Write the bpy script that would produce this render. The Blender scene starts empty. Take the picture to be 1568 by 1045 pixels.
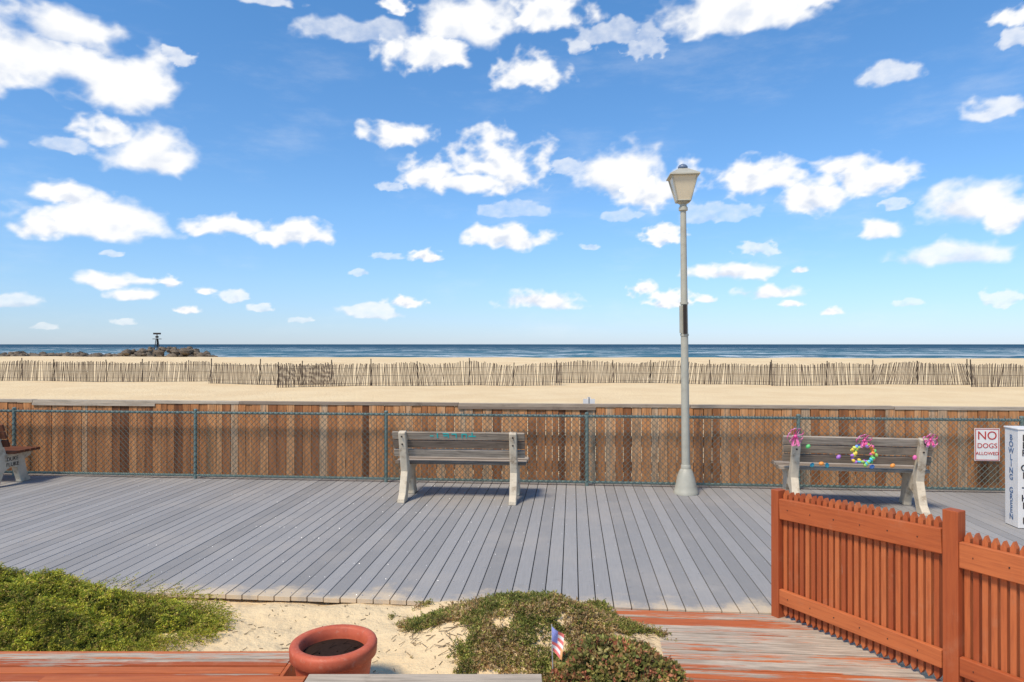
import bpy, math, random
import numpy as np
from mathutils import Vector, Matrix, noise
random.seed(7); np.random.seed(7)
R=random
scene=bpy.context.scene
COL=scene.collection
TH=math.radians(5.05)            # camera yaw against the boardwalk's perpendicular
CT,ST=math.cos(TH),math.sin(TH)

# ------------------------------------------------------------------ helpers
def link(o,parent=None):
    COL.objects.link(o)
    if parent is not None: o.parent=parent
    return o
def empty(name,loc=(0,0,0),rz=0):
    e=bpy.data.objects.new(name,None); e.empty_display_size=.2
    e.location=loc; e.rotation_euler=(0,0,rz); COL.objects.link(e); return e
class MB:
    def __init__(s): s.v=[];s.f=[];s.c=[]
    def add(s,vs,fs,col=(.5,.5,.5)):
        b=len(s.v); s.v+= [tuple(v) for v in vs]
        for f in fs: s.f.append(tuple(b+i for i in f)); s.c.append(col)
    def box(s,c,size,M=None,col=None,taper=1.0):
        if col is None: col=(R.random(),R.random(),R.random())
        x,y,z=size[0]/2,size[1]/2,size[2]/2
        vs=[Vector((sx*x*(taper if sz>0 else 1),sy*y*(taper if sz>0 else 1),sz*z)) for sz in(-1,1) for sy in(-1,1) for sx in(-1,1)]
        if M is not None: vs=[M@v for v in vs]
        c=Vector(c)
        s.add([v+c for v in vs],[(0,2,3,1),(4,5,7,6),(0,1,5,4),(2,6,7,3),(0,4,6,2),(1,3,7,5)],col)
    def rod(s,a,b,r,n=6,col=(.5,.5,.5),r2=None,caps=True):
        a=Vector(a);b=Vector(b);d=(b-a).normalized()
        u=d.cross(Vector((0,0,1)));
        if u.length<1e-4:u=Vector((1,0,0))
        u.normalize();w=d.cross(u); r2=r if r2 is None else r2
        vs=[a+(u*math.cos(t)+w*math.sin(t))*r for t in [2*math.pi*i/n for i in range(n)]]
        vs+=[b+(u*math.cos(t)+w*math.sin(t))*r2 for t in [2*math.pi*i/n for i in range(n)]]
        fs=[(i,(i+1)%n,n+(i+1)%n,n+i) for i in range(n)]
        if caps: fs+=[tuple(range(n))[::-1],tuple(range(n,2*n))]
        s.add(vs,fs,col)
    def lathe(s,prof,c=(0,0,0),n=32,col=(.5,.5,.5),cap=True,M=None):
        vs=[];fs=[]
        for r,z in prof:
            for i in range(n):
                t=2*math.pi*i/n; v=Vector((r*math.cos(t),r*math.sin(t),z))
                if M is not None:v=M@v
                vs.append(v+Vector(c))
        for k in range(len(prof)-1):
            for i in range(n):
                j=(i+1)%n; fs.append((k*n+i,k*n+j,(k+1)*n+j,(k+1)*n+i))
        if cap: fs.append(tuple(range(n))[::-1]); fs.append(tuple(range((len(prof)-1)*n,len(prof)*n)))
        s.add(vs,fs,col)
    def prism(s,poly,x0,x1,col=(.5,.5,.5)):   # poly in (y,z), extruded along x
        n=len(poly)
        vs=[(x0,p[0],p[1]) for p in poly]+[(x1,p[0],p[1]) for p in poly]
        fs=[tuple(range(n)),tuple(range(n,2*n))[::-1]]+[(i,n+i,n+(i+1)%n,(i+1)%n) for i in range(n)]
        s.add(vs,fs,col)
    def ball(s,c,r,n=10,col=(.5,.5,.5),sz=1.0,M=None):
        m=n//2+1
        prof=[(max(r*math.sin(math.pi*k/m),1e-4),-r*sz*math.cos(math.pi*k/m)) for k in range(m+1)]
        s.lathe(prof,c,n,col,False,M)
    def obj(s,name,mat,parent=None,smooth=False,bevel=0):
        me=bpy.data.meshes.new(name); me.from_pydata(s.v,[],s.f)
        a=me.attributes.new('Col','FLOAT_COLOR','CORNER')
        arr=np.empty((len(me.loops),4),dtype=np.float32); i=0
        ls=[len(f) for f in s.f]
        arr[:,:3]=np.repeat(np.array(s.c,dtype=np.float32),ls,axis=0); arr[:,3]=1
        a.data.foreach_set('color',arr.ravel())
        me.update()
        o=bpy.data.objects.new(name,me); me.materials.append(mat); link(o,parent)
        if smooth:
            for p in me.polygons:p.use_smooth=True
        if bevel:
            b=o.modifiers.new('bev','BEVEL');b.width=bevel;b.segments=2;b.limit_method='ANGLE';b.angle_limit=math.radians(40)
        return o

# ------------------------------------------------------------------ materials
class NT:
    def __init__(s,name=None,tree=None):
        if tree is None:
            s.m=bpy.data.materials.new(name); s.m.use_nodes=True; s.t=s.m.node_tree
            s.b=s.t.nodes['Principled BSDF']
        else: s.t=tree
    def n(s,typ,**kw):
        nd=s.t.nodes.new(typ)
        for k,v in kw.items(): setattr(nd,k,v)
        return nd
    def put(s,sock,v):
        if v is None: return
        if isinstance(v,bpy.types.NodeSocket): s.t.links.new(v,sock)
        else:
            try: sock.default_value=v
            except Exception: sock.default_value=(*v,1)
    def math(s,op,a,b=None,c=None,clamp=False):
        nd=s.n('ShaderNodeMath',operation=op); nd.use_clamp=clamp
        s.put(nd.inputs[0],a); s.put(nd.inputs[1],b)
        if c is not None:s.put(nd.inputs[2],c)
        return nd.outputs[0]
    def vec(s,op,a,b=None):
        nd=s.n('ShaderNodeVectorMath',operation=op); s.put(nd.inputs[0],a); s.put(nd.inputs[1],b)
        return nd.outputs['Vector']
    def noise(s,scale,co=None,detail=4,rough=.55,st=None,color=False):
        nd=s.n('ShaderNodeTexNoise'); nd.inputs['Scale'].default_value=scale; nd.inputs['Detail'].default_value=detail; nd.inputs['Roughness'].default_value=rough
        if co is None: co=s.co()
        if st is not None: co=s.vec('MULTIPLY',co,st)
        s.put(nd.inputs['Vector'],co)
        return nd.outputs['Color' if color else 'Fac']
    def co(s):
        return s.n('ShaderNodeTexCoord').outputs['Object']
    def mix(s,f,a,b,bt='MIX'):
        nd=s.n('ShaderNodeMix',data_type='RGBA',blend_type=bt); s.put(nd.inputs[0],f); s.put(nd.inputs[6],a); s.put(nd.inputs[7],b); return nd.outputs[2]
    def ramp(s,f,stops,interp='LINEAR'):
        nd=s.n('ShaderNodeValToRGB'); cr=nd.color_ramp; cr.interpolation=interp
        while len(cr.elements)<len(stops): cr.elements.new(.5)
        for e,(p,c) in zip(cr.elements,stops):
            e.position=p; e.color=(*c,1) if len(c)==3 else c
        s.put(nd.inputs[0],f); return nd.outputs[0]
    def sstep(s,x,a,b,lo=0.,hi=1.):
        nd=s.n('ShaderNodeMapRange',interpolation_type='SMOOTHSTEP'); s.put(nd.inputs[0],x)
        for i,v in zip((1,2,3,4),(a,b,lo,hi)): s.put(nd.inputs[i],v)
        return nd.outputs[0]
    def attr(s,name='Col'):
        a=s.n('ShaderNodeAttribute',attribute_name=name)
        sp=s.n('ShaderNodeSeparateColor'); s.t.links.new(a.outputs['Color'],sp.inputs[0])
        return a.outputs['Color'],sp.outputs[0],sp.outputs[1],sp.outputs[2]
    def bump(s,h,strength=.3,dist=.01):
        nd=s.n('ShaderNodeBump'); nd.inputs['Strength'].default_value=strength; nd.inputs['Distance'].default_value=dist
        s.put(nd.inputs['Height'],h); s.t.links.new(nd.outputs[0],s.b.inputs['Normal'])
    def base(s,c,rough=.8,spec=.3,metal=0):
        s.put(s.b.inputs['Base Color'],c); s.put(s.b.inputs['Roughness'],rough)
        s.b.inputs['Specular IOR Level'].default_value=spec; s.b.inputs['Metallic'].default_value=metal

def wood_mat(name,stops,axis='Z',grain=.35,dark=(.03,.022,.016),stain=.45,rough=.85,along=3.,across=45.,spec=.2):
    """boards: Col.r picks the board's tone, Col.g offsets the grain"""
    k=NT(name); c,r,g,b=k.attr()
    co=k.co(); off=k.n('ShaderNodeCombineXYZ'); 
    k.put(off.inputs[0],k.math('MULTIPLY',g,37.)); k.put(off.inputs[1],k.math('MULTIPLY',b,53.)); k.put(off.inputs[2],k.math('MULTIPLY',g,29.))
    p=k.vec('ADD',co,off.outputs[0])
    st={'X':(along,across,across),'Y':(across,along,across),'Z':(across,across,along)}[axis]
    g1=k.noise(1.,p,5,.65,st)
    st2=tuple(v*.25 for v in st)
    g2=k.noise(1.,p,4,.6,st2)
    tone=k.math('ADD',r,k.math('MULTIPLY',k.math('SUBTRACT',g2,.5),.9))
    colr=k.ramp(tone,stops)
    f=k.sstep(g1,.38,.66)
    colr=k.mix(k.math('MULTIPLY',f,grain),colr,dark)
    f2=k.sstep(k.noise(2.2,p,5,.7),.55,.75)
    colr=k.mix(k.math('MULTIPLY',f2,stain),colr,dark)
    k.base(colr,rough,spec); k.bump(g1,.35,.004)
    return k.m

M_fencewood=wood_mat('weathered_fence_wood',[(0,(.17,.063,.026)),(.25,(.40,.155,.058)),(.6,(.62,.27,.10)),(.82,(.70,.355,.155)),(1,(.60,.40,.24))],'Z',.5,stain=.48,dark=(.06,.03,.018))
M_cap=wood_mat('grey_cap_wood',[(0,(.28,.21,.155)),(.5,(.43,.34,.25)),(1,(.54,.45,.34))],'X',.35)
M_slat=wood_mat('bench_slat_wood',[(0,(.22,.165,.12)),(.5,(.37,.295,.215)),(1,(.50,.42,.33))],'X',.5)
M_slatred=wood_mat('bench_slat_wood_red',[(0,(.12,.04,.02)),(1,(.24,.09,.045))],'X',.4)
M_snow=wood_mat('snow_fence_wood',[(0,(.07,.048,.033)),(.5,(.21,.16,.115)),(1,(.38,.31,.225))],'Z',.3)

def deck_grey():
    k=NT('grey_composite_board'); c,r,g,b=k.attr(); co=k.co()
    base=k.ramp(r,[(0,(.275,.262,.245)),(.5,(.315,.30,.282)),(1,(.355,.338,.316))])
    p=k.vec('ADD',co,k.vec('MULTIPLY',c,(31,17,3)))
    gr=k.noise(1.,p,4,.6,(90,4,90))
    base=k.mix(k.math('MULTIPLY',k.sstep(gr,.35,.7),.22),base,(.20,.195,.185))
    d=k.sstep(k.noise(.9,co,6,.65),.45,.72)
    base=k.mix(k.math('MULTIPLY',d,.4),base,(.44,.39,.33))
    d2=k.sstep(k.noise(5,co,6,.75),.56,.74)
    base=k.mix(k.math('MULTIPLY',d2,.3),base,(.17,.16,.15))
    # wind-blown sand along the landward edge
    sp=k.n('ShaderNodeSeparateXYZ'); k.put(sp.inputs[0],co)
    e=k.sstep(k.math('ADD',sp.outputs[1],k.math('MULTIPLY',k.noise(2.2,co,6,.7),-1.3)),5.30,4.92)
    base=k.mix(k.math('MULTIPLY',e,.7),base,(.74,.57,.36))
    k.base(base,.7,.2); k.bump(gr,.15,.003); return k.m
M_deck=deck_grey()

def sand_mat():
    k=NT('beach_sand'); co=k.co()
    n1=k.noise(.35,co,6,.6); n2=k.noise(9,co,5,.65); n3=k.noise(160,co,3,.7)
    c=k.mix(k.sstep(n1,.35,.65),(.83,.64,.375),(.77,.57,.32))
    c=k.mix(k.math('MULTIPLY',k.sstep(n2,.45,.7),.25),c,(.62,.46,.28))
    c=k.mix(k.math('MULTIPLY',k.sstep(n3,.5,.72),.35),c,(.50,.37,.24))
    k.base(c,.95,.1)
    nf=k.noise(5.,co,4,.6)
    h=k.math('ADD',k.math('MULTIPLY',nf,.9),k.math('MULTIPLY',n3,.06))
    h=k.math('ADD',h,k.math('MULTIPLY',n2,.35))
    k.bump(h,.65,.11); return k.m
M_sand=sand_mat()

def sea_mat():
    k=NT('sea_water'); co=k.co()
    sp=k.n('ShaderNodeSeparateXYZ'); k.put(sp.inputs[0],co); Y=sp.outputs[1]
    w=k.noise(1.,co,6,.65,(.02,.05,1)); w2=k.noise(1.,co,6,.72,(.055,.10,1))
    w3=k.noise(1.,co,4,.6,(.006,.02,1))
    depth=k.sstep(Y,200.,900.)
    c=k.mix(depth,(.055,.165,.215),(.012,.055,.105))
    c=k.mix(k.math('MULTIPLY',k.sstep(w,.40,.62),.65),c,(.015,.065,.11))
    c=k.mix(k.math('MULTIPLY',k.sstep(w3,.45,.62),.3),c,(.08,.20,.24))
    foam=k.math('MULTIPLY',k.sstep(w2,.54,.59),k.sstep(w3,.36,.50))
    near=k.sstep(Y,1300.,250.)
    c=k.mix(k.math('MULTIPLY',foam,k.math('MULTIPLY',near,.9)),c,(.85,.87,.85))
    ln=k.noise(1.,co,5,.65,(.007,.05,1)); br=k.math('MULTIPLY',k.sstep(ln,.54,.58),k.sstep(Y,300.,215.))
    c=k.mix(k.math('MULTIPLY',br,.9),c,(.85,.87,.85))
    k.base(c,.7,.06); k.bump(w2,.5,.6); return k.m
M_sea=sea_mat()

def simple(name,c,rough=.6,spec=.3,metal=0,var=.25,sc=8,dirt=None,ds=.5):
    k=NT(name); co=k.co(); n=k.noise(sc,co,5,.65)
    col=k.mix(k.math('MULTIPLY',k.sstep(n,.35,.7),var),c,tuple(x*.45 for x in c))
    if dirt: col=k.mix(k.math('MULTIPLY',k.sstep(k.noise(sc*.6,k.vec('ADD',co,(5,3,1)),6,.75),.5,.7),ds),col,dirt)
    k.base(col,rough,spec,metal); k.bump(n,.15,.004); return k.m
M_metal=simple('teal_grey_pipe',(.17,.235,.205),.5,.4,.2,.5,20,(.33,.32,.28),.4)
M_wire=simple('chain_link_wire',(.12,.155,.135),.5,.4,.2,.3,5)
M_conc=simple('painted_concrete',(.68,.575,.42),.85,.2,0,.30,9,(.22,.14,.08),.75)
M_pole=simple('lamp_pole_paint',(.46,.435,.345),.5,.4,0,.22,7,(.24,.2,.14),.35)
M_lampglass=simple('lamp_lens',(.68,.58,.41),.25,.5,0,.15,6)
M_lampcap=simple('lamp_cap_blue',(.12,.17,.26),.4,.5,0,.3,9)
M_white=simple('white_sign_paint',(.80,.76,.70),.5,.4,0,.12,6,(.45,.42,.36),.3)
M_red=simple('red_sign_paint',(.5,.04,.035),.5,.3)
M_black=simple('black_lettering',(.02,.02,.022),.5,.3)
M_bluetxt=simple('blue_lettering',(.10,.17,.30),.5,.3)
M_teal=simple('teal_graffiti',(.02,.50,.46),.6,.3)
M_steel=simple('screw_metal',(.45,.46,.48),.4,.5,.3)
M_rock=simple('jetty_rock',(.20,.155,.11),.9,.2,0,.6,.8,(.32,.26,.18),.6)
M_darkpost=simple('dark_stake',(.045,.035,.03),.8,.2)
M_soil=simple('potting_soil',(.035,.02,.014),.95,.1,0,.5,40)
M_twig=simple('dry_thatch',(.20,.14,.08),.95,.1,0,.7,30,(.26,.2,.12),.5)
M_greenunder=simple('dark_foliage_floor',(.06,.07,.016),.95,.1,0,.7,30)  # dark green underlay that keeps the plants from being see-through

def orange_wood(name,axis,peel):
    k=NT(name); c,r,g,b=k.attr(); co=k.co()
    p=k.vec('ADD',co,k.vec('MULTIPLY',c,(31,17,23)))
    st={'X':(3,50,50),'Z':(50,50,3)}[axis]
    gr=k.noise(1.,p,5,.65,st)
    paint=k.ramp(r,[(0,(.38,.088,.028)),(.5,(.50,.13,.040)),(1,(.57,.17,.056))])
    paint=k.mix(k.math('MULTIPLY',k.sstep(gr,.4,.68),.4),paint,(.24,.05,.02))
    wear=k.sstep(k.noise(3.5,p,6,.7),.52,.75)
    paint=k.mix(k.math('MULTIPLY',wear,.35),paint,(.50,.24,.13))
    st2=tuple(v*.16 for v in st)
    blot=k.noise(1.,p,6,.75,st2)
    bare=k.mix(k.sstep(gr,.35,.65),(.58,.48,.36),(.34,.27,.20))
    thr=k.math('SUBTRACT',1.0,k.math('MULTIPLY',b,peel))
    f=k.sstep(k.math('ADD',blot,k.math('MULTIPLY',k.math('SUBTRACT',gr,.5),.5)),k.math('SUBTRACT',thr,.04),k.math('ADD',thr,.04))
    colr=k.mix(f,paint,bare)
    k.base(colr,.66,.25); k.bump(gr,.35,.004); return k.m
M_orange=orange_wood('orange_stained_wood','Z',.32)
M_orangeX=orange_wood('orange_stained_rail','X',.38)
M_redeck=orange_wood('peeling_red_deck','X',.68)
M_reddeck2=orange_wood('red_deck_boards','X',.52)

def pot_mat():
    k=NT('terracotta_plastic'); co=k.co(); n=k.noise(7,co,5,.7); n2=k.noise(30,co,5,.7)
    c=k.mix(k.sstep(n,.35,.7),(.58,.125,.058),(.46,.088,.04))
    c=k.mix(k.math('MULTIPLY',k.sstep(n2,.55,.7),.4),c,(.6,.28,.18))
    k.base(c,.55,.35); k.bump(n2,.15,.003); return k.m
M_pot=pot_mat()
def leaf_mat(name):
    k=NT(name); c,r,g,b=k.attr()
    k.base(c,.6,.25)
    tr=k.n('ShaderNodeBsdfTranslucent'); k.put(tr.inputs[0],c)
    mx=k.n('ShaderNodeMixShader'); mx.inputs[0].default_value=.35
    k.t.links.new(k.b.outputs[0],mx.inputs[1]); k.t.links.new(tr.outputs[0],mx.inputs[2])
    k.t.links.new(mx.outputs[0],k.t.nodes['Material Output'].inputs[0]); return k.m
M_leaf=leaf_mat('leaf')
def colmat(name,rough=.4):
    k=NT(name); c,r,g,b=k.attr(); n=k.noise(30)
    k.base(k.mix(k.math('MULTIPLY',n,.2),c,(.1,.08,.08)),rough,.4); return k.m
M_col=colmat('coloured_plastic')

# ------------------------------------------------------------------ ground
def fb(x,y,s,o=3): return noise.fractal(Vector((x*s,y*s,3.7)),1.0,2.0,o)
def hmound(x,y):
    dx=(x+.33); dy=(y-5.02)
    rx=.72+.06*math.sin(3*math.atan2(dy,dx)); 
    return .34*math.exp(-abs(dx/rx)**1.9-abs(dy/.43)**2.1)
def gh(x,y):
    z=-.07
    if y<5.9:
        z+=.018*fb(x,y,1.7)+.010*fb(x,y,6)
        z+=hmound(x,y)*(1+.12*fb(x,y,4))
        z+=.085*math.exp(-((x+1.0)/.42)**2-((y-5.58)/.13)**2)
        z+=.05*math.exp(-((x+2.2)/.5)**2-((y-5.5)/.15)**2)
        z+=.075*math.exp(-((x-.22)/.16)**2-((y-5.6)/.16)**2)
        if x>.6: z-=.04*min(1,(x-.6)/.3)
    elif y<11: z=-.16
    else:
        z=-.05+.10*fb(x,y,.12)*min(1,(y-11)/8)
        if y>45: z+=.42*min(1,(y-45)/40)
        if y>92: 
            t=(y-92)/45; z-=3.6*min(1,t*t*(3-2*t) if t<1 else 1)
    return z
xs=np.concatenate([[-20000,-5000,-1500,-600,-300],np.arange(-200,-20,4.),np.arange(-20,-5.,.5),np.arange(-5,3.,.05),np.arange(3,20,.5),np.arange(20,200,4.),[300,600,1500,5000,20000]])
ys=np.concatenate([[-300,-60,-15,-3,1.,2.5],np.arange(3.2,5.9,.045),[6,7,8.5,10,10.8],np.arange(11,60,.8),np.arange(60,150,2.),[160,400,2000,30000]])
V=[(x,y,gh(x,y)) for y in ys for x in xs]; nx=len(xs)
F=[(j*nx+i,j*nx+i+1,(j+1)*nx+i+1,(j+1)*nx+i) for j in range(len(ys)-1) for i in range(nx-1)]
me=bpy.data.meshes.new('beach_sand'); me.from_pydata(V,[],F); me.materials.append(M_sand)
for p in me.polygons:p.use_smooth=True
link(bpy.data.objects.new('beach_sand',me))
sea=MB(); sea.add([(-30000,100,-1.5),(30000,100,-1.5),(30000,40000,-1.5),(-30000,40000,-1.5)],[(0,1,2,3)]); sea.obj('sea_water',M_sea)

# ------------------------------------------------------------------ boardwalk
bw=empty('boardwalk')
m=MB(); sc=MB(); x=-30.; 
while x<24:
    w=.136; 
    y0=5.665+R.uniform(-.008,.008); m.box((x+w/2,(y0+10.95)/2,-.02+R.uniform(-.0015,.0015)),(w,10.95-y0,.04))
    if -8<x<7:
        for yy in np.arange(5.75,10.9,.41):
            for dx in (.022,w-.022):
                if R.random()<.85: sc.rod((x+dx,yy+R.uniform(-.01,.01),.0),(x+dx,yy,.0028),.0042,6)
    x+=w+.0085
m.obj('planks',M_deck,bw,bevel=.003); sc.obj('screws',M_steel,bw)
m=MB(); 
for yy in (5.78,6.6,7.4,8.2,9.,9.8,10.6): m.box((-3,yy,-.13),(54,.05,.17))
m.obj('joists',M_darkpost,bw)

# ------------------------------------------------------------------ wooden wall behind the boardwalk
wf=empty('wooden_fence'); m=MB(); x=-30.
while x<24:
    w=R.choice([.10,.125,.14,.14,.15]); h=1.165+R.uniform(-.004,.006)
    tone=min(1,max(0,R.gauss(.50,.25)))
    M=Matrix.Rotation(R.uniform(-.002,.002),3,'Y')
    m.box((x+w/2,10.70+R.uniform(-.006,.006),.02+h/2),(w-.006,.025,h),M,(tone,R.random(),R.random()))
    x+=w+R.uniform(0,.004)
m.obj('boards',M_fencewood,wf)
m=MB(); x=-30
while x<24:
    L=R.choice([2.4,3.0,3.6,3.6]); dz=R.uniform(-.006,.008)
    m.box((x+L/2,10.735,1.205+dz),(L-.008,.12,.045),Matrix.Rotation(R.uniform(-.002,.002),3,'Y'))
    if R.random()<.55: m.box((x+L*.3,10.674,1.160+dz),(L*.6,.018,.042))
    x+=L
m.obj('cap_boards',M_cap,wf)
m=MB()
for x in np.arange(-29.7,24,2.4): m.box((x,10.78,.5),(.09,.09,1.3))
for z in (.25,.65,1.09): m.box((-3,10.735,z),(54,.03,.16))
m.obj('rear_rails',M_darkpost,wf)

# ------------------------------------------------------------------ chain link fence
cf=empty('chain_link_fence'); m=MB()
posts=[-6.04+3.13*i for i in range(-7,8)]
for p in posts:
    m.rod((p,10.5,-.02),(p,10.5,1.10),.028,10); m.ball((p,10.5,1.10),.033,10,sz=.7)
    for z in (.15,.5,.85): m.rod((p-.0,10.5,z),(p,10.5,z+.02),.034,10)
m.rod((-28,10.5,1.06),(16,10.5,1.06),.021,10); m.rod((-28,10.5,.055),(16,10.5,.055),.021,10)
m.obj('posts_and_rails',M_metal,cf,smooth=False)
m=MB(); s=.086; z0,z1=.06,1.09; H=z1-z0; x=-28.
while x<15.5:
    for d in (0,1):
        a=(x,10.47+.004*d,z0) ; b=(x+H*.98,10.47+.004*(1-d),z1)
        if d: a,b=(x+H*.98,10.472,z0),(x,10.476,z1)
        m.rod(a,b,.0042,3,caps=False)
    m.rod((x,10.472,z1),(x+.012,10.472,z1+.025),.005,3)
    x+=s
m.obj('wire_mesh',M_wire,cf)

# ------------------------------------------------------------------ benches
def bench(name_loc,rz,slatmat):
    e=empty('park_bench',name_loc,rz)
    prof=[(-.36,.955),(-.27,.975),(-.20,.80),(-.08,.485),(.36,.475),(.40,.45),(.40,.405),(.27,.355),(.335,.10),(.38,.05),(.39,0),(.20,0),(.195,.05),(.12,.235),(.02,.275),(-.11,.22),(-.19,.05),(-.20,0),(-.40,0),(-.39,.05),(-.31,.12),(-.205,.40),(-.26,.60)]
    for i,sx in enumerate((-.76,.76)):
        m=MB(); m.prism(prof[::-1],sx-.05,sx+.05); m.obj('concrete_support_%d'%(i+1),M_conc,e,bevel=.012)
    m=MB()
    for z in (.655,.785,.905):
        yy=-.165-(z-.6)*.385+.03
        M=Matrix.Rotation(math.radians(21),3,'X')
        m.box((0,yy+.0,z),(1.82+R.uniform(-.02,.02),.035,.108),M)
    m.obj('backrest',slatmat,e,bevel=.004)
    m=MB()
    for y in (-.03,.075,.18,.285,.385):
        m.box((0,y,.502),(1.86+R.uniform(-.02,.02),.088,.04))
    m.obj('seat',slatmat,e,bevel=.004)
    m=MB()
    for sx in(-.76,.76):
        for z in(.66,.79,.90): m.rod((sx,-.25-(z-.6)*.385,z),(sx,-.235-(z-.6)*.385,z),.012,8)
    m.obj('bolts',M_darkpost,e)
    return e
def text(s,name,mat,parent,loc,rot,size,ext=.002,ax='CENTER'):
    c=bpy.data.curves.new(name,'FONT'); c.body=s; c.size=size; c.extrude=ext; c.align_x=ax; c.align_y='CENTER'; c.materials.append(mat)
    o=bpy.data.objects.new(name,c); o.location=loc; o.rotation_euler=rot; link(o,parent); return o
H90=math.pi/2
b1=bench((-1.56,9.50,0),0,M_slat)
m=MB()
for (x,z,w,h) in [(-.28,.905,.018,.06),(-.17,.935,.07,.014),(-.13,.905,.014,.06),(-.17,.905,.06,.014),(-.05,.93,.07,.014),(-.02,.905,.014,.06),(.06,.905,.014,.06),(.12,.905,.014,.06),(.09,.93,.05,.012),(.2,.90,.1,.014),(.2,.93,.014,.05),(-.36,.9,.05,.012)]:
    m.box((x,-.2735-(z-.905)*.385,z+.003),(w,.006,h*1.15),Matrix.Rotation(math.radians(21),3,'X'))
m.obj('graffiti',M_teal,b1)
b2=bench((3.70,9.45,0),math.radians(-5),M_slat)
b3=bench((-9.42,9.80,0),0,M_slatred)
text('DUKE\nFLUKE','carved_name',M_black,b3,(.812,.03,.35),(H90,0,H90),.085)

def bow(e,loc,s=1.,name='pink_bow'):
    m=MB(); pk=(.85,.07,.33); pk2=(.95,.28,.55)
    for k in range(9):
        a=k*2*math.pi/9+R.uniform(-.2,.2); L=s*R.uniform(.065,.10)
        d=Vector((math.cos(a),R.uniform(-.5,.1),math.sin(a))).normalized()
        n=Vector((-math.sin(a),0,math.cos(a)))
        vs=[];N=10
        for i in range(N+1):
            t=i/N
            c=d*(L*math.sin(math.pi*t))+n*(L*.33*math.sin(2*math.pi*t))
            vs+= [c+Vector((0,-.016*s,0)),c+Vector((0,.016*s,0))]
        m.add(vs,[(2*i,2*i+1,2*i+3,2*i+2) for i in range(N)],pk if k%2 else pk2)
    m.ball((0,-.01,0),.018*s,8,pk)
    for sg in(-1,1):
        m.add([(0,-.01,0),(.03*sg,-.012,0),(.055*sg,-.02,-.09*s),(.025*sg,-.02,-.10*s)],[(0,1,2,3)],pk2)
    o=m.obj(name,M_col,e); o.location=loc; return o
bow(b2,(-.80,-.40,.97),1.3); bow(b2,(.80,-.40,.965),.95); bow(b2,(.045,-.36,.935),1.0)
pal=[(.85,.15,.40),(.95,.65,.08),(.15,.65,.2),(.2,.4,.85),(.5,.2,.65),(.95,.35,.06),(.8,.85,.15),(.1,.65,.75)]
m=MB()
for k in range(46):
    a=k*2.39996; rr=.122+R.uniform(-.03,.03)
    m.ball((rr*math.cos(a),R.uniform(-.025,.02),rr*math.sin(a)),.021,8,pal[k%8] if R.random()<.7 else (.35,.6,.12),1.3,Matrix.Rotation(R.uniform(0,3),3,'Y'))
o=m.obj('egg_wreath',M_col,b2,smooth=True); o.location=(.04,-.345,.76)
m=MB()
for (x,y,z,c) in [(-.44,-.24,.60,5),(-.24,-.28,.70,4),(-.62,-.31,.83,2),(-.52,-.10,.555,7),(.42,-.24,.60,5),(.66,-.30,.72,0),(.22,-.10,.555,3),(-.33,-.09,.555,7)]:
    m.ball((x,y,z),.026,10,pal[c],1.3,Matrix.Rotation(R.uniform(0,1.5),3,'Y'))
m.obj('plastic_eggs',M_col,b2,smooth=True)

# ------------------------------------------------------------------ street lamp
sl=empty('street_lamp',(1.64,10.08,0)); sl.rotation_euler=(0,math.radians(-.5),0)
m=MB()
m.lathe([(.175,0),(.175,.035),(.165,.05),(.155,.10),(.14,.16),(.125,.24),(.105,.30),(.085,.345),(.072,.36),(.072,.40),(.062,.42)],n=28)
m.lathe([(.060,.40),(.056,1.6),(.050,2.8),(.042,4.1),(.042,4.16)],n=20)
m.lathe([(.065,4.10),(.065,4.14),(.05,4.16),(.05,4.19),(.085,4.21),(.085,4.235)],n=20)
m.obj('pole',M_pole,sl,smooth=True).modifiers.new('e','EDGE_SPLIT').split_angle=math.radians(35)
m=MB(); N=4
def ring(r,z,rot=math.pi/4): return [Vector((r*math.cos(rot+i*H90),r*math.sin(rot+i*H90),z)) for i in range(4)]
vs=ring(.125,4.24)+ring(.245,4.58); m.add(vs,[(0,1,2,3)[::-1],(4,5,6,7)]+[(i,(i+1)%4,4+(i+1)%4,4+i) for i in range(4)])
m.obj('lens',M_lampglass,sl)
m=MB()
a=ring(.13,4.235);b=ring(.252,4.585)
for i in range(4): m.rod(a[i],b[i],.011,6); m.rod(a[i],a[(i+1)%4],.013,6); m.rod(b[i],b[(i+1)%4],.014,6)
vs=ring(.30,4.585)+ring(.295,4.605)+ring(.12,4.685)+ring(.09,4.70)
m.add(vs,[(3,2,1,0),(12,13,14,15)]+[(k*4+i,k*4+(i+1)%4,k*4+4+(i+1)%4,k*4+4+i) for k in range(3) for i in range(4)])
m.obj('frame_and_roof',M_pole,sl)
m=MB(); m.lathe([(.07,4.70),(.07,4.735),(.05,4.76),(.02,4.775)],n=16); m.obj('photocell_cap',M_lampcap,sl,smooth=True)
m=MB(); m.box((0,-.06,2.52),(.05,.03,.42)); m.obj('junction_strip',M_darkpost,sl)
m=MB()
for z in (2.28,2.74): m.rod((0,0,z),(0,0,z+.03),.061,16)
m.box((-.055,-.02,2.52),(.03,.05,.40))
m.obj('bands',M_pole,sl)

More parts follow.
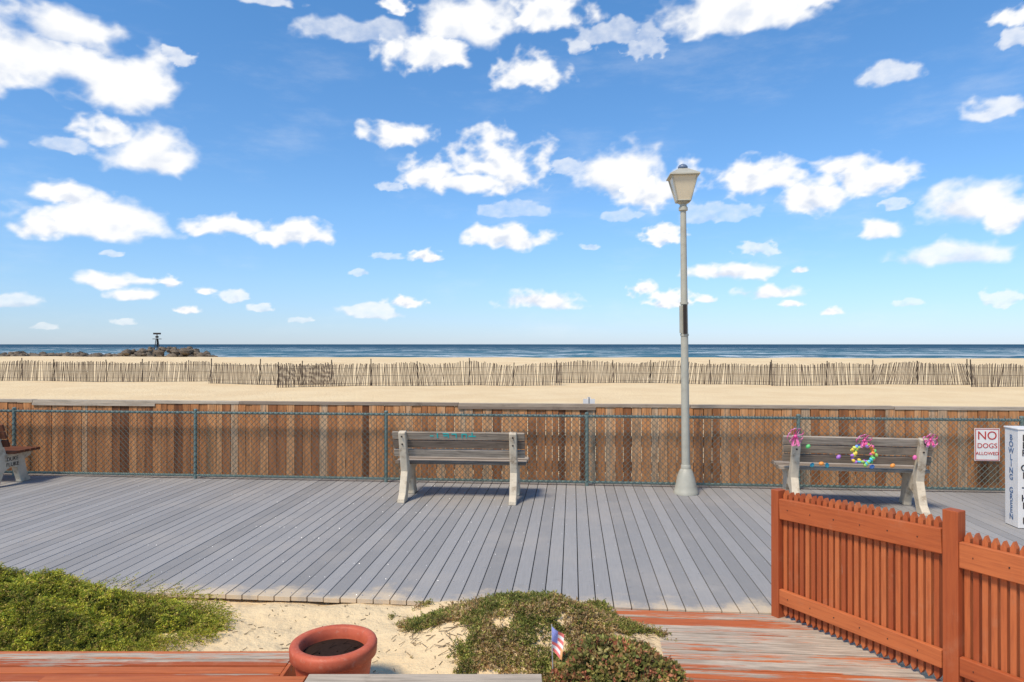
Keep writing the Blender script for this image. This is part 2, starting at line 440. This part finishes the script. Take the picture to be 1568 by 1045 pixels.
# ------------------------------------------------------------------ signs
s=empty('no_dogs_sign',(5.97,10.44,.71))
m=MB(); m.box((0,0,0),(.345,.006,.47)); m.obj('panel',M_white,s)
m=MB()
for z in(-.222,.222): m.box((0,-.0045,z),(.325,.003,.009))
for x in(-.158,.158): m.box((x,-.0045,0),(.009,.003,.435))
m.obj('border',M_red,s)
text('NO','line_1',M_red,s,(0,-.005,.125),(H90,0,0),.17); text('DOGS','line_2',M_red,s,(0,-.005,-.02),(H90,0,0),.10); text('ALLOWED','line_3',M_red,s,(0,-.005,-.13),(H90,0,0),.066)

s=empty('white_sign_column',(5.20,8.49,0))
m=MB(); m.box((.21,.125,.58),(.42,.25,1.15)); m.box((.21,.125,1.165),(.44,.27,.02)); m.obj('column',M_white,s,bevel=.006)
for i,ch in enumerate('BOWLING GREEN'):
    if ch!=' ': text(ch,'side_letter',M_bluetxt,s,(-.003,.125,1.05-i*.078),(H90,0,-H90),.095)
for i,ch in enumerate('LER OF THE E'):
    if ch!=' ': text(ch,'front_letter',M_black,s,(.07,-.003,1.06-i*.088),(H90,0,0),.11,.003)
    ch2='WELCOME HOME'[i]
    if ch2!=' ': text(ch2,'front_letter',M_black,s,(.26,-.003,1.06-i*.088),(H90,0,0),.11,.003)

s=empty('small_marker_sign',(.27,11.2,0)); m=MB()
m.box((0,0,.62),(.05,.03,1.36)); m.box((0.0,-.02,1.22),(.19,.012,.10)); m.obj('paddle',M_white,s)
m=MB(); m.box((0,-.028,1.24),(.012,.004,.12)); m.obj('mark',M_black,s)

# ------------------------------------------------------------------ snow fence on the beach
def c2w(lat,d): return (lat*CT-d*ST, lat*ST+d*CT)
sf=empty('snow_fence'); m=MB(); mp=MB(); mw=MB()
segs=[(-46,41.5,-17.7,40.3),(-16.7,37.8,-9.6,37.2),(-12.2,35.6,2.7,36.4),(2.5,38.4,14.7,38.0),(14.1,37.0,25.7,37.8),(24.0,35.6,46,36.5)]
for (l0,d0,l1,d1) in segs:
    a=Vector(c2w(l0,d0)); b=Vector(c2w(l1,d1)); L=(b-a).length; u=(b-a)/L; n=int(L/.070)
    ang=math.atan2(u.y,u.x); base_lean=.12*noise.noise(Vector((l0,d0,2)))
    for i in range(n):
        t=i*.070; p=a+u*t; z=gh(p.x,p.y)
        lean=base_lean+.40*noise.noise(Vector((t*.22,l0,0)))+.12*noise.noise(Vector((t*1.7,l0,4)))+R.gauss(0,.045)
        hh=1.20+.16*noise.noise(Vector((t*.45,l0,9)))+R.uniform(-.05,.05)
        off=.12*noise.noise(Vector((t*.6,l0,20)))
        M=Matrix.Rotation(ang,3,'Z')@Matrix.Rotation(lean,3,'Y')
        if R.random()<.97: m.box((p.x,p.y+off,z+hh/2-.02),(.037,.01,hh),M)
    k=0
    while k<L:
        p=a+u*min(k,L-.1); z=gh(p.x,p.y); lx=R.uniform(-.08,.08)
        mp.rod((p.x,p.y+.05,z-.1),(p.x+lx,p.y+.05,z+1.36+R.uniform(-.14,.10)),.026,6); k+=R.uniform(2.0,3.4)
    for zz in(.2,.6,1.0): mw.rod((a.x,a.y-.012,gh(a.x,a.y)+zz),(b.x,b.y-.012,gh(b.x,b.y)+zz),.007,4)
m.obj('slats',M_snow,sf); mp.obj('stakes',M_darkpost,sf); mw.obj('wires',M_darkpost,sf)

# ------------------------------------------------------------------ rock jetty + beacon
j=MB()
def rock(c,r):
    n=8; m_=5; sx,sy,sz=R.uniform(.8,1.3),R.uniform(.8,1.3),R.uniform(.6,.95)
    vs=[];fs=[]
    for k in range(m_+1):
        for i in range(n):
            th=math.pi*k/m_; ph=2*math.pi*i/n+.3*k
            q=r*(1+R.uniform(-.2,.2)); vs.append((c[0]+q*sx*math.sin(th)*math.cos(ph),c[1]+q*sy*math.sin(th)*math.sin(ph),c[2]+q*sz*math.cos(th)))
    for k in range(m_):
        for i in range(n): fs.append((k*n+i,(k+1)*n+i,(k+1)*n+(i+1)%n,k*n+(i+1)%n))
    j.add(vs,fs,(.5,.5,.5))
for i in range(620):
    lat=R.uniform(-110,-49.5); d=112+R.uniform(-3,3)
    if lat>-66: top=.35+1.35*min(1,(lat+66)/6)*(1 if lat<-53 else max(.25,( -49.5-lat)/3.5))
    else: top=.75+.45*noise.noise(Vector((lat*.3,0,0)))
    x,y=c2w(lat,d); r=R.uniform(.3,.75)
    rock((x,y,R.uniform(-.4,max(top-r*.6,-.2))),r)
j.obj('rock_jetty',M_rock)
bt=empty('jetty_beacon',(*c2w(-59.8,115),0)); m=MB()
for sx in(-.7,.7): m.rod((sx,0,-.2),(sx*.25,0,3.0),.06,6)
m.rod((0,.6,-.2),(0,.1,3.0),.06,6); m.rod((0,0,1),(0,0,4.0),.08,6)
m.box((0,0,3.05),(1.0,1.0,.10)); m.box((0,0,3.95),(1.2,.3,.28)); m.box((0,0,3.4),(.35,.35,.3))
for z in(1.,2.): m.box((0,0,z),(1.1-.2*z,.06,.06))
m.obj('frame',M_darkpost,bt)

# ------------------------------------------------------------------ walkway (peeling red)
ww=empty('wooden_walkway'); m=MB(); y=5.655
tn=[.74,.70,.93,.97,.93,.72,.80,.68,.69,.74,.80,.68,.66,.72,.66,.7,.7,.66,.66]
i=0
while y>2.9:
    ym=y-.066; xl=.30+(5.66-ym)*.416+R.uniform(-.03,.03); xr=1.74+(5.66-ym)*.60
    m.box(((xl+xr)/2,ym,-.03+R.uniform(-.002,.002)),(xr-xl,.130,.04),None,(R.random(),R.random(),tn[min(i,18)])); i+=1
    y-=.141
m.obj('boards',M_redeck,ww,bevel=.003)
m=MB()
for k in (0,1):
    a=Vector((.45+k*1.2,5.6,-.09)); b=Vector((1.5+k*1.4,3.0,-.09)); m.rod(a,b,.04,4)
m.obj('stringers',M_darkpost,ww)

# ------------------------------------------------------------------ orange picket fence and gate
P1=Vector((1.64,5.63,0)); P2=Vector((2.39,4.527,0)); U=(P2-P1).normalized(); ang=math.atan2(U.y,U.x)
def fence(name,origin,L,post_h,first_w,slope):
    e=empty(name,origin,ang); 
    m=MB(); m.box((0,0,post_h/2-.03),(first_w,.09,post_h+.06)); m.obj('post',M_orange,e,bevel=.005)
    m=MB(); x=first_w/2+.03
    while x<L-.04:
        zt=.99+slope*x+R.uniform(-.006,.006); c=(R.random(),R.random(),R.random()*.9)
        w=.0165; y0,y1=.0,.040; zb=.035
        vs=[(x-w,y0,zb),(x+w,y0,zb),(x+w,y1,zb),(x-w,y1,zb),(x-w,y0,zt-.03),(x+w,y0,zt-.03),(x+w,y1,zt-.03),(x-w,y1,zt-.03),(x,y0,zt+.006),(x,y1,zt+.006),(x,y0,zb-.028),(x,y1,zb-.028)]
        m.add(vs,[(0,4,7,3),(1,2,6,5),(4,8,9,7),(5,6,9,8),(0,1,5,8,4),(3,7,9,6,2),(0,10,1),(3,2,11),(0,3,11,10),(1,10,11,2)],c)
        x+=.0505
    m.obj('pickets',M_orange,e)
    m=MB(); aa=math.atan(slope)
    MM=Matrix.Rotation(-aa,3,'Y'); x0=first_w/2+.002; Lr=L-x0-.006
    m.box((x0+Lr/2,-.021,.855+slope*L/2),(Lr,.038,.16),MM)
    m.box((x0+Lr/2,-.021,.165),(Lr,.038,.115))
    m.box((x0+Lr/2,.061,.86+slope*L/2),(Lr,.038,.10),MM); m.box((x0+Lr/2,.061,.165),(Lr,.038,.10))
    m.obj('rails',M_orangeX,e,bevel=.005)
    m=MB()
    for q in np.arange(x0+.08,L-.03,.202):
        for z in (.165,.855+slope*q):
            m.rod((q+R.uniform(-.005,.005),-.0405,z),(q,-.0425,z),.005,6)
    m.obj('nails',M_darkpost,e)
    return e
g=fence('orange_picket_gate',P1,(P2-P1).length-.05,1.0,.07,.045)
f=fence('orange_picket_fence',P2,2.6,1.12,.095,.0)

# ------------------------------------------------------------------ red deck bottom-left + planks
dk=empty('red_deck',(0,0,0),TH)
m=MB(); y=4.575; i=0
while y>2.6:
    m.box((-4.2,y-.045,.08+R.uniform(-.003,.003)),(5.5,.084,.04),None,(R.random(),R.random(),R.uniform(.6,1))); y-=.096
m.box((-4.2,4.592,.0),(5.5,.025,.19)); m.box((-1.437,3.65,.0),(.025,1.85,.19))
m.obj('boards',M_reddeck2,dk,bevel=.004)
m=MB(); m.box((-1.93,3.84,.235),(1.5,.18,.04),None,(.6,.3,.2)); m.box((-1.93,3.90,.16),(1.5,.04,.10),None,(.3,.3,.2)); m.obj('bench_board',M_reddeck2,dk,bevel=.004)
m=MB(); m.box((-.50,3.85,.240),(1.34,.19,.04),None,(.9,.3,.2)); m.box((-.50,3.91,.155),(1.30,.04,.12)); m.obj('grey_plank',M_cap,dk,bevel=.004)

# ------------------------------------------------------------------ flower pot
x,y=c2w(-1.115,4.28)
fp=empty('flower_pot',(x,y,-.08)); m=MB()
m.lathe([(.19,0),(.20,.02),(.238,.29),(.252,.295),(.264,.305),(.268,.365),(.262,.380),(.245,.388),(.215,.386),(.205,.375),(.200,.33),(.195,.29)],n=48,cap=False)
m.obj('pot_shell',M_pot,fp,smooth=True).modifiers.new('e','EDGE_SPLIT').split_angle=math.radians(60)
m=MB(); m.lathe([(.001,.325),(.10,.33),(.16,.32),(.204,.312)],n=32,cap=False); 
m.obj('soil',M_soil,fp,smooth=True)
m=MB()
for k in range(14):
    a=R.uniform(0,6.28);r=R.uniform(0,.15); m.rod((r*math.cos(a),r*math.sin(a),.325),(r*math.cos(a)+R.uniform(-.05,.05),r*math.sin(a)+R.uniform(-.05,.05),.33+R.uniform(.0,.03)),.003,4)
m.obj('dry_stems',M_soil,fp)

# ------------------------------------------------------------------ foliage
def foliage(name,bases,dirs,lens,cols,k,leaf,wid,parent=None,spread=.8,tipc=1.35):
    n=len(bases); 
    t=(np.arange(k)+.6)/k
    B=bases[:,None,:]+dirs[:,None,:]*(lens[:,None]*t[None,:])[:,:,None]
    B[:,:,2]-= (lens[:,None]*t[None,:]**2)*.18
    D=dirs[:,None,:]+np.random.normal(0,spread,(n,k,3)); D/=np.linalg.norm(D,axis=2,keepdims=True)
    S=np.cross(D,np.random.normal(0,1,(n,k,3))); S/=np.linalg.norm(S,axis=2,keepdims=True)+1e-9
    l=(leaf*np.random.uniform(.6,1.3,(n,k)))[:,:,None]; w=wid*np.random.uniform(.7,1.2,(n,k))[:,:,None]
    v=np.stack([B,B+D*l*.5+S*w,B+D*l,B+D*l*.5-S*w],axis=2).reshape(-1,3)
    nf=n*k; fidx=np.arange(nf*4,dtype=np.int32)
    me=bpy.data.meshes.new(name); me.vertices.add(nf*4); me.vertices.foreach_set('co',v.astype(np.float32).ravel())
    me.loops.add(nf*4); me.loops.foreach_set('vertex_index',fidx)
    me.polygons.add(nf); me.polygons.foreach_set('loop_start',np.arange(0,nf*4,4,dtype=np.int32))
    me.update(calc_edges=True)
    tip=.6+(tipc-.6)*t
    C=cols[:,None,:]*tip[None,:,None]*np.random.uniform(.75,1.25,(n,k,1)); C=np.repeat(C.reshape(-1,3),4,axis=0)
    a=me.attributes.new('Col','FLOAT_COLOR','CORNER'); arr=np.ones((nf*4,4),np.float32); arr[:,:3]=C; a.data.foreach_set('color',arr.ravel())
    me.materials.append(M_leaf); me.validate()
    o=bpy.data.objects.new(name,me); link(o,parent); return o

# left creeping shrub
def hl(x,y):
    dx=(x+4.85)/2.0; dy=(y-5.03)/.72
    a=math.atan2(dy,dx); r=math.hypot(dx,dy)/(1+.16*noise.noise(Vector((math.cos(a)*3.3,math.sin(a)*3.3,1)))+.07*math.sin(7*a)+.05*math.sin(17*a))
    if r>=1: return None
    return (.45*(1-r**1.4)**.95)*(1+.30*noise.noise(Vector((x*2.5,y*2.5,0)))+.16*noise.noise(Vector((x*7,y*7,0)))) 
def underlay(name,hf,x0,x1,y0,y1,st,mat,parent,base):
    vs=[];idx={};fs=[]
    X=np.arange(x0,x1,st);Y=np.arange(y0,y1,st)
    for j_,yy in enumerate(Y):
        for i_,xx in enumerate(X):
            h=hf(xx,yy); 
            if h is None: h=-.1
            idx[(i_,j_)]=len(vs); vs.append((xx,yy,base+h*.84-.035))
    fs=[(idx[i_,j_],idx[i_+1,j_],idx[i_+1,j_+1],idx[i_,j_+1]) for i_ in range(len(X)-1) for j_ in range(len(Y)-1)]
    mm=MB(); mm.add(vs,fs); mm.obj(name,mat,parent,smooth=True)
sh=empty('creeping_juniper')
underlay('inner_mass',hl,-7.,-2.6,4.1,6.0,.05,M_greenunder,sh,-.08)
B=[];D=[];L=[];C=[]
gp=[(.38,.38,.04),(.50,.48,.05),(.27,.31,.04),(.56,.50,.08),(.30,.34,.04),(.46,.34,.09)]
while len(B)<19000:
    x=R.uniform(-6.4,-2.6);y=R.uniform(4.15,5.95);h=hl(x,y)
    if h is None: continue
    if x<-5.3 and R.random()<.5: continue
    e_=.03; hx=(hl(x+e_,y) or 0)-h; hy=(hl(x,y+e_) or 0)-h
    q=noise.noise(Vector((x*4,y*4,17)))*3
    d=np.array([-hx/e_*.5+.8*math.cos(q*3)+R.gauss(0,.4),-hy/e_*.5+.8*math.sin(q*3)+R.gauss(0,.4),R.uniform(.15,.7)]); d/=np.linalg.norm(d)
    B.append((x,y,-.085+h-R.uniform(0,.05)));D.append(d);L.append(R.uniform(.035,.085))
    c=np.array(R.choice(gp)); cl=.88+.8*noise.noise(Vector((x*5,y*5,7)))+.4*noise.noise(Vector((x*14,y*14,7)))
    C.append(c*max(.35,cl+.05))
for k in range(420):
    a=R.uniform(-1.5,1.3); x0=-4.85+2.0*math.cos(a)*.93; y0=5.03+.70*math.sin(a)*.93
    d=np.array([math.cos(a)+R.gauss(0,.3),math.sin(a)*.5+R.gauss(0,.3),R.uniform(.0,.2)]); d/=np.linalg.norm(d)
    for s_ in range(5):
        B.append((x0+d[0]*.07*s_,y0+d[1]*.07*s_,-.05+R.uniform(0,.03)+.012*s_*(d[2]>.12)));D.append(d+np.random.normal(0,.3,3));L.append(.075);C.append(np.array(R.choice(gp))*.9)
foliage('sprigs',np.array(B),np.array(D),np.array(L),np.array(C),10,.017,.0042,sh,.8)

# mound groundcover
mg=empty('mound_groundcover'); B=[];D=[];L=[];C=[]
pg=[(.27,.28,.06),(.34,.33,.075),(.44,.33,.12),(.48,.30,.13),(.21,.24,.055),(.54,.40,.20)]
tries=0
while len(B)<11500 and tries<240000:
    tries+=1
    x=R.uniform(-1.5,.80);y=R.uniform(4.2,5.65)
    hm=hmound(x,y); nn=noise.noise(Vector((x*2.6,y*3.4,5)))+.5*noise.noise(Vector((x*8,y*8,2)))
    den=(hm-.06)*4.4+nn*1.3-.06
    if hm<.015: continue
    if den<R.uniform(0,.45): continue
    g0=gh(x,y)
    gx=(hmound(x+.02,y)-hm)/.02; gy=(hmound(x,y+.02)-hm)/.02
    d=np.array([-gx*.6+R.gauss(0,.7),-gy*.6+R.gauss(0,.7),R.uniform(.15,.9)]); d/=np.linalg.norm(d)
    B.append((x,y,g0+R.uniform(-.01,.02)));D.append(d);L.append(R.uniform(.025,.06))
    q=noise.noise(Vector((x*3,y*3,11)))
    c=np.array(R.choice(pg[:2]+pg[4:5]+[pg[2]] if q>-.05 else pg[2:4]+pg[5:]+[pg[1]]))*(.85+.5*noise.noise(Vector((x*9,y*9,1))))
    C.append(c)
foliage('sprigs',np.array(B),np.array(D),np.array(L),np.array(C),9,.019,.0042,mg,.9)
m=MB()
for k in range(320):
    a=R.uniform(0,6.28); x=-.33+.8*math.cos(a)*R.uniform(.5,1.15); y=5.0+.48*math.sin(a)*R.uniform(.5,1.15)
    x2=x+R.uniform(-.09,.09);y2=y+R.uniform(-.06,.06)
    m.rod((x,y,gh(x,y)+.006),(x2,y2,gh(x2,y2)+R.uniform(.006,.03)),.0022,4)
m.obj('dry_stems',M_twig,mg)
# bits of plant litter lying on the sand
m=MB()
for k in range(170):
    x=R.uniform(-2.9,-.6); y=R.uniform(4.5,5.6); a=R.uniform(0,6.28); l=R.uniform(.01,.045)
    x2=x+l*math.cos(a); y2=y+l*math.sin(a)
    m.rod((x,y,gh(x,y)+.004),(x2,y2,gh(x2,y2)+.006),R.uniform(.0015,.003),4)
m.obj('sand_litter',M_twig)

# foreground leafy bush
fbx=empty('leafy_bush'); B=[];D=[];L=[];C=[]
def hb(x,y):
    r=math.hypot((x-.27)/.47,(y-4.22)/.36)
    if r>=1:return None
    return .40*(1-r**2.2)**.6*(1+.2*noise.noise(Vector((x*6,y*6,0))))
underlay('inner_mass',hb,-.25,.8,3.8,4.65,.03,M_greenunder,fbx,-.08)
pb=[(.34,.29,.08),(.26,.26,.065),(.46,.27,.11),(.50,.19,.10),(.42,.34,.13),(.21,.23,.06)]
while len(B)<2600:
    x=R.uniform(-.25,.8);y=R.uniform(3.8,4.65);h=hb(x,y)
    if h is None: continue
    d=np.array([(x-.27)*1.5+R.gauss(0,.4),(y-4.22)*1.5+R.gauss(0,.4),R.uniform(.5,1.)]); d/=np.linalg.norm(d)
    B.append((x,y,-.09+h-R.uniform(0,.04)));D.append(d);L.append(R.uniform(.02,.05))
    C.append(np.array(R.choice(pb))*(.8+.5*noise.noise(Vector((x*8,y*8,1)))))
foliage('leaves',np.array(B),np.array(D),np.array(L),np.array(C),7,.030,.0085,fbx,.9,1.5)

# little garden flag on a stick
x,y=c2w(.255,4.22)
gf=empty('small_garden_flag',(x,y,.12)); m=MB(); m.rod((0,0,-.1),(-.01,0,.31),.004,6); m.obj('stick',M_steel,gf)
m=MB(); N=10; Hh=.15
for s_ in range(7):
    for i in range(N):
        def P(i,s): 
            t=i/N; return Vector((-.008+.075*t*(1-.2*s/7),-.012*math.sin(5*t+s*.5)-.01*t,.30-Hh*s/7-.05*t))
        c=(.85,.20,.18) if s_%2==0 else (.9,.88,.86)
        if i<5 and s_<4: c=(.28,.32,.70)
        if i>7: c=(.9,.45,.18) if s_>3 else c
        m.add([P(i,s_),P(i+1,s_),P(i+1,s_+1),P(i,s_+1)],[(0,1,2,3)],c)
m.obj('cloth',M_col,gf)
x,y=c2w(1.12,4.33)
m=MB(); m.box((x,y,-.04),(.09,.07,.10),Matrix.Rotation(.4,3,'Z'),taper=.8); m.obj('white_stone',M_white,bevel=.015)

# ------------------------------------------------------------------ clouds: a far dome section
CL=[(60,85,125,62),(175,115,95,48),(110,50,75,34),(265,83,30,13,.3),
(240,238,75,34),(160,200,48,24),(105,225,40,12,.2),
(110,300,62,22),(150,338,108,28),(70,342,40,20),(340,345,62,15),(450,356,62,20),
(555,48,80,18,.22),(650,78,68,28),(720,30,82,34),(840,18,62,26),(805,112,54,24),(945,48,62,14,.2),(985,68,26,20,.2),(890,70,20,9,.3),(605,5,20,12),
(1110,15,105,30),(1230,-2,60,16),(400,-2,50,8,.3),
(605,204,52,20),(765,248,64,42),(655,268,38,24),(720,278,72,16),(600,285,22,6,.2),
(945,264,72,34),(1005,288,62,32),(870,255,28,10,.2),
(1165,268,62,30),(1245,297,56,30),(1335,268,62,28),(1290,255,40,15),(1490,312,78,34),(1550,328,40,26),
(1365,113,45,17,.3),(1530,163,52,18,.35),(1550,25,32,12),(1555,57,28,14,.3),
(1465,388,82,20,.4),(1345,351,36,13),(1160,380,30,11,.25),(775,363,68,17),(650,391,24,10),(1015,360,30,15),
(1120,416,62,14),(1180,446,44,12),(985,442,22,11),(1025,458,32,13),(1080,457,17,6),(825,459,56,15),(620,463,27,9),(570,476,50,11,.3),
(170,429,48,12),(258,432,24,9),(205,451,34,10),(30,463,40,13,.25),(315,444,14,6),(357,453,24,10,.3),(288,474,17,6),(400,471,20,6,.25),(1225,412,13,5),(1275,475,18,7),(1530,455,32,13,.25),
(790,322,42,12,.10),(950,330,30,9,.12),(1100,326,55,15,.12),(1210,464,17,6),(1370,312,20,8,.2),(905,377,14,5,.2),(550,417,16,5,.2),(590,392,20,6,.15),(170,388,16,5,.2),(190,492,18,5,.2),(460,490,18,5,.15),(70,500,20,5,.15),(1390,463,22,6,.15),
(-150,180,120,50),(-260,330,130,36),(-120,430,60,14),(1700,200,110,45),(1760,360,120,30),(1660,440,60,14),(300,-160,160,60),(900,-170,150,60),(1400,-150,120,50)]
def perlin(x,y,seed):
    r=np.random.RandomState(seed); ga=r.uniform(0,2*np.pi,(256,256))
    xi=np.floor(x).astype(int); yi=np.floor(y).astype(int); fx=x-xi; fy=y-yi
    def g(ix,iy,dx,dy):
        a=ga[ix&255,iy&255]; return np.cos(a)*dx+np.sin(a)*dy
    u=fx*fx*fx*(fx*(fx*6-15)+10); v=fy*fy*fy*(fy*(fy*6-15)+10)
    n00=g(xi,yi,fx,fy);n10=g(xi+1,yi,fx-1,fy);n01=g(xi,yi+1,fx,fy-1);n11=g(xi+1,yi+1,fx-1,fy-1)
    return ((n00*(1-u)+n10*u)*(1-v)+(n01*(1-u)+n11*u)*v)*1.4
def fbm(x,y,s,seed,oct=6,rough=.5,billow=False):
    tot=0;a=1;nrm=0
    for o in range(oct):
        n=perlin(x*s+o*17.3,y*s+o*9.1,seed+o)
        if billow: n=np.abs(n)*2-.5
        tot=tot+a*n; nrm+=a; a*=rough; s*=2.03
    return tot/nrm
NA,NE=1300,620
azs=np.linspace(math.radians(-80),math.radians(70),NA); els=np.linspace(math.radians(-.2),math.radians(46),NE)
A,E=np.meshgrid(azs,els)
Ey=E*1.4
def dist(s,seed): return fbm(A,Ey,s,seed,5,.45),fbm(A,Ey,s,seed+50,5,.45)
DX=[dist(11,1),dist(20,11),dist(42,21)]
BL=[-fbm(A,Ey,15,31,5,.48,True),-fbm(A,Ey,26,41,5,.48,True),-fbm(A,Ey,52,61,4,.48,True)]
Dn=np.full(A.shape,-1.); Sh=np.zeros(A.shape)
for c in CL:
    px,py,hw,hh=c[:4]; cap=c[4] if len(c)>4 else 1.0
    u=(px-784)/1045; v=(527-py)/1045; a=math.atan(u)-TH; e_=math.atan(v*math.cos(math.atan(u)))
    ca=math.cos(math.atan(u)); ra=hw*1.10/1045*ca*ca; re=hh*1.2/1045*ca
    i=0 if hw>=70 else (1 if hw>=34 else 2)
    i0=max(0,np.searchsorted(azs,a-ra*2.2)); i1=np.searchsorted(azs,a+ra*2.2); j0=max(0,np.searchsorted(els,e_-re*2.4)); j1=np.searchsorted(els,e_+re*2.4)
    if i1<=i0 or j1<=j0: continue
    sl2=(slice(j0,j1),slice(i0,i1))
    qx=(A[sl2]-a)/ra+DX[i][0][sl2]*.7; qy=(E[sl2]-(e_-re*.15))/re+DX[i][1][sl2]*.7
    yy=np.maximum(qy,-qy*1.5); d=1-np.sqrt(qx*qx+yy*yy)+.55*(BL[i][sl2])
    if cap<1: d=np.minimum(d,cap*.75)-.02
    upd=d>Dn[sl2]; Dn[sl2]=np.where(upd,d,Dn[sl2]); Sh[sl2]=np.where(upd,qy+1.9*BL[i][sl2],Sh[sl2])
Rd=42000.
vx=np.stack([Rd*np.cos(E)*np.sin(A),Rd*np.cos(E)*np.cos(A),Rd*np.sin(E)],axis=-1).reshape(-1,3)
idx=np.arange(NA*NE).reshape(NE,NA)
q=np.stack([idx[:-1,:-1],idx[:-1,1:],idx[1:,1:],idx[1:,:-1]],axis=-1).reshape(-1,4)
keep=(Dn.reshape(-1)[q].max(axis=1)>-.35); q=q[keep]
used=np.unique(q); remap=np.full(NA*NE,-1); remap[used]=np.arange(len(used)); q=remap[q]
me=bpy.data.meshes.new('clouds'); me.vertices.add(len(used)); me.vertices.foreach_set('co',vx[used].astype(np.float32).ravel())
me.loops.add(q.size); me.loops.foreach_set('vertex_index',q.astype(np.int32).ravel())
me.polygons.add(len(q)); me.polygons.foreach_set('loop_start',np.arange(0,q.size,4,dtype=np.int32))
me.update(calc_edges=True)
at=me.attributes.new('Cl','FLOAT_COLOR','POINT'); arr=np.zeros((len(used),4),np.float32)
arr[:,0]=np.clip(Dn.reshape(-1)[used]*.5+.5,0,1); arr[:,1]=np.clip(Sh.reshape(-1)[used]*.25+.5,0,1); arr[:,3]=1
at.data.foreach_set('color',arr.ravel())
k=NT('cloud_vapour'); k.t.nodes.remove(k.b)
c,r,g,b=k.attr('Cl'); co=k.co(); co=k.vec('MULTIPLY',co,(1/Rd,1/Rd,1/Rd))
fine=k.noise(70,co,4,.5,(1,1,1.5))
dd=k.math('ADD',k.math('MULTIPLY',k.math('SUBTRACT',r,.5),2.),k.math('MULTIPLY',k.math('SUBTRACT',fine,.5),.25))
ss=k.math('ADD',k.math('MULTIPLY',k.math('SUBTRACT',g,.5),4.),k.math('MULTIPLY',k.math('SUBTRACT',fine,.5),.5))
alpha=k.sstep(dd,-.20,.46); alpha=k.math('MULTIPLY',alpha,.99)
shade=k.sstep(ss,-1.35,.30)
cc=k.mix(shade,(.70,.76,.88),(1.0,1.0,1.0))
em=k.n('ShaderNodeEmission'); k.put(em.inputs[0],cc); em.inputs[1].default_value=1.04
tr=k.n('ShaderNodeBsdfTransparent'); mx=k.n('ShaderNodeMixShader')
k.put(mx.inputs[0],alpha); k.t.links.new(tr.outputs[0],mx.inputs[1]); k.t.links.new(em.outputs[0],mx.inputs[2])
k.t.links.new(mx.outputs[0],k.t.nodes['Material Output'].inputs[0])
try: k.m.cycles.emission_sampling='NONE'
except Exception: pass
me.materials.append(k.m)
link(bpy.data.objects.new('clouds',me))

# ------------------------------------------------------------------ world
SUN=Vector((-.38,-.55,.95)).normalized()
sun_el=math.asin(SUN.z); sun_rot=math.atan2(SUN.x,SUN.y)
w=bpy.data.worlds.new('World'); scene.world=w; w.use_nodes=True
k=NT(tree=w.node_tree); t=w.node_tree
bg=t.nodes['Background']
sky=k.n('ShaderNodeTexSky',sky_type='NISHITA'); sky.sun_disc=False; sky.sun_elevation=sun_el; sky.sun_rotation=sun_rot%(2*math.pi)
sky.air_density=1.0; sky.dust_density=.1; sky.ozone_density=1.5
Dr=k.n('ShaderNodeTexCoord').outputs['Generated']
sp=k.n('ShaderNodeSeparateXYZ'); k.put(sp.inputs[0],Dr)
wisp=k.math('MULTIPLY',k.sstep(k.noise(5,Dr,7,.62,(1,1,3.5)),.50,.85),.22)
tint=k.ramp(k.math('MULTIPLY',sp.outputs[2],1.6),[(0,(.60,.78,1.28)),(.06,(.66,.85,1.26)),(.14,(.74,.96,1.27)),(.30,(.78,1.10,1.40)),(.8,(.68,1.22,1.58))])
skyc=k.mix(1.,sky.outputs[0],tint,'MULTIPLY')
fin=k.mix(wisp,skyc,(8.,8.2,8.4))
k.put(bg.inputs[0],fin); bg.inputs[1].default_value=.12

sl_=bpy.data.lights.new('sun','SUN'); sl_.energy=4.0; sl_.angle=math.radians(13); sl_.color=(1,.88,.71)
so=bpy.data.objects.new('sun',sl_); so.rotation_euler=SUN.to_track_quat('Z','Y').to_euler(); link(so)

# ------------------------------------------------------------------ camera
cd=bpy.data.cameras.new('camera'); cd.sensor_width=36; cd.lens=24; cd.clip_end=100000; cd.clip_start=.05
co=bpy.data.objects.new('camera',cd); co.location=(0,0,2.16); co.rotation_euler=(math.radians(90.27),0,TH); link(co); scene.camera=co
scene.view_settings.view_transform='Standard'; scene.view_settings.look='None'; scene.view_settings.exposure=0
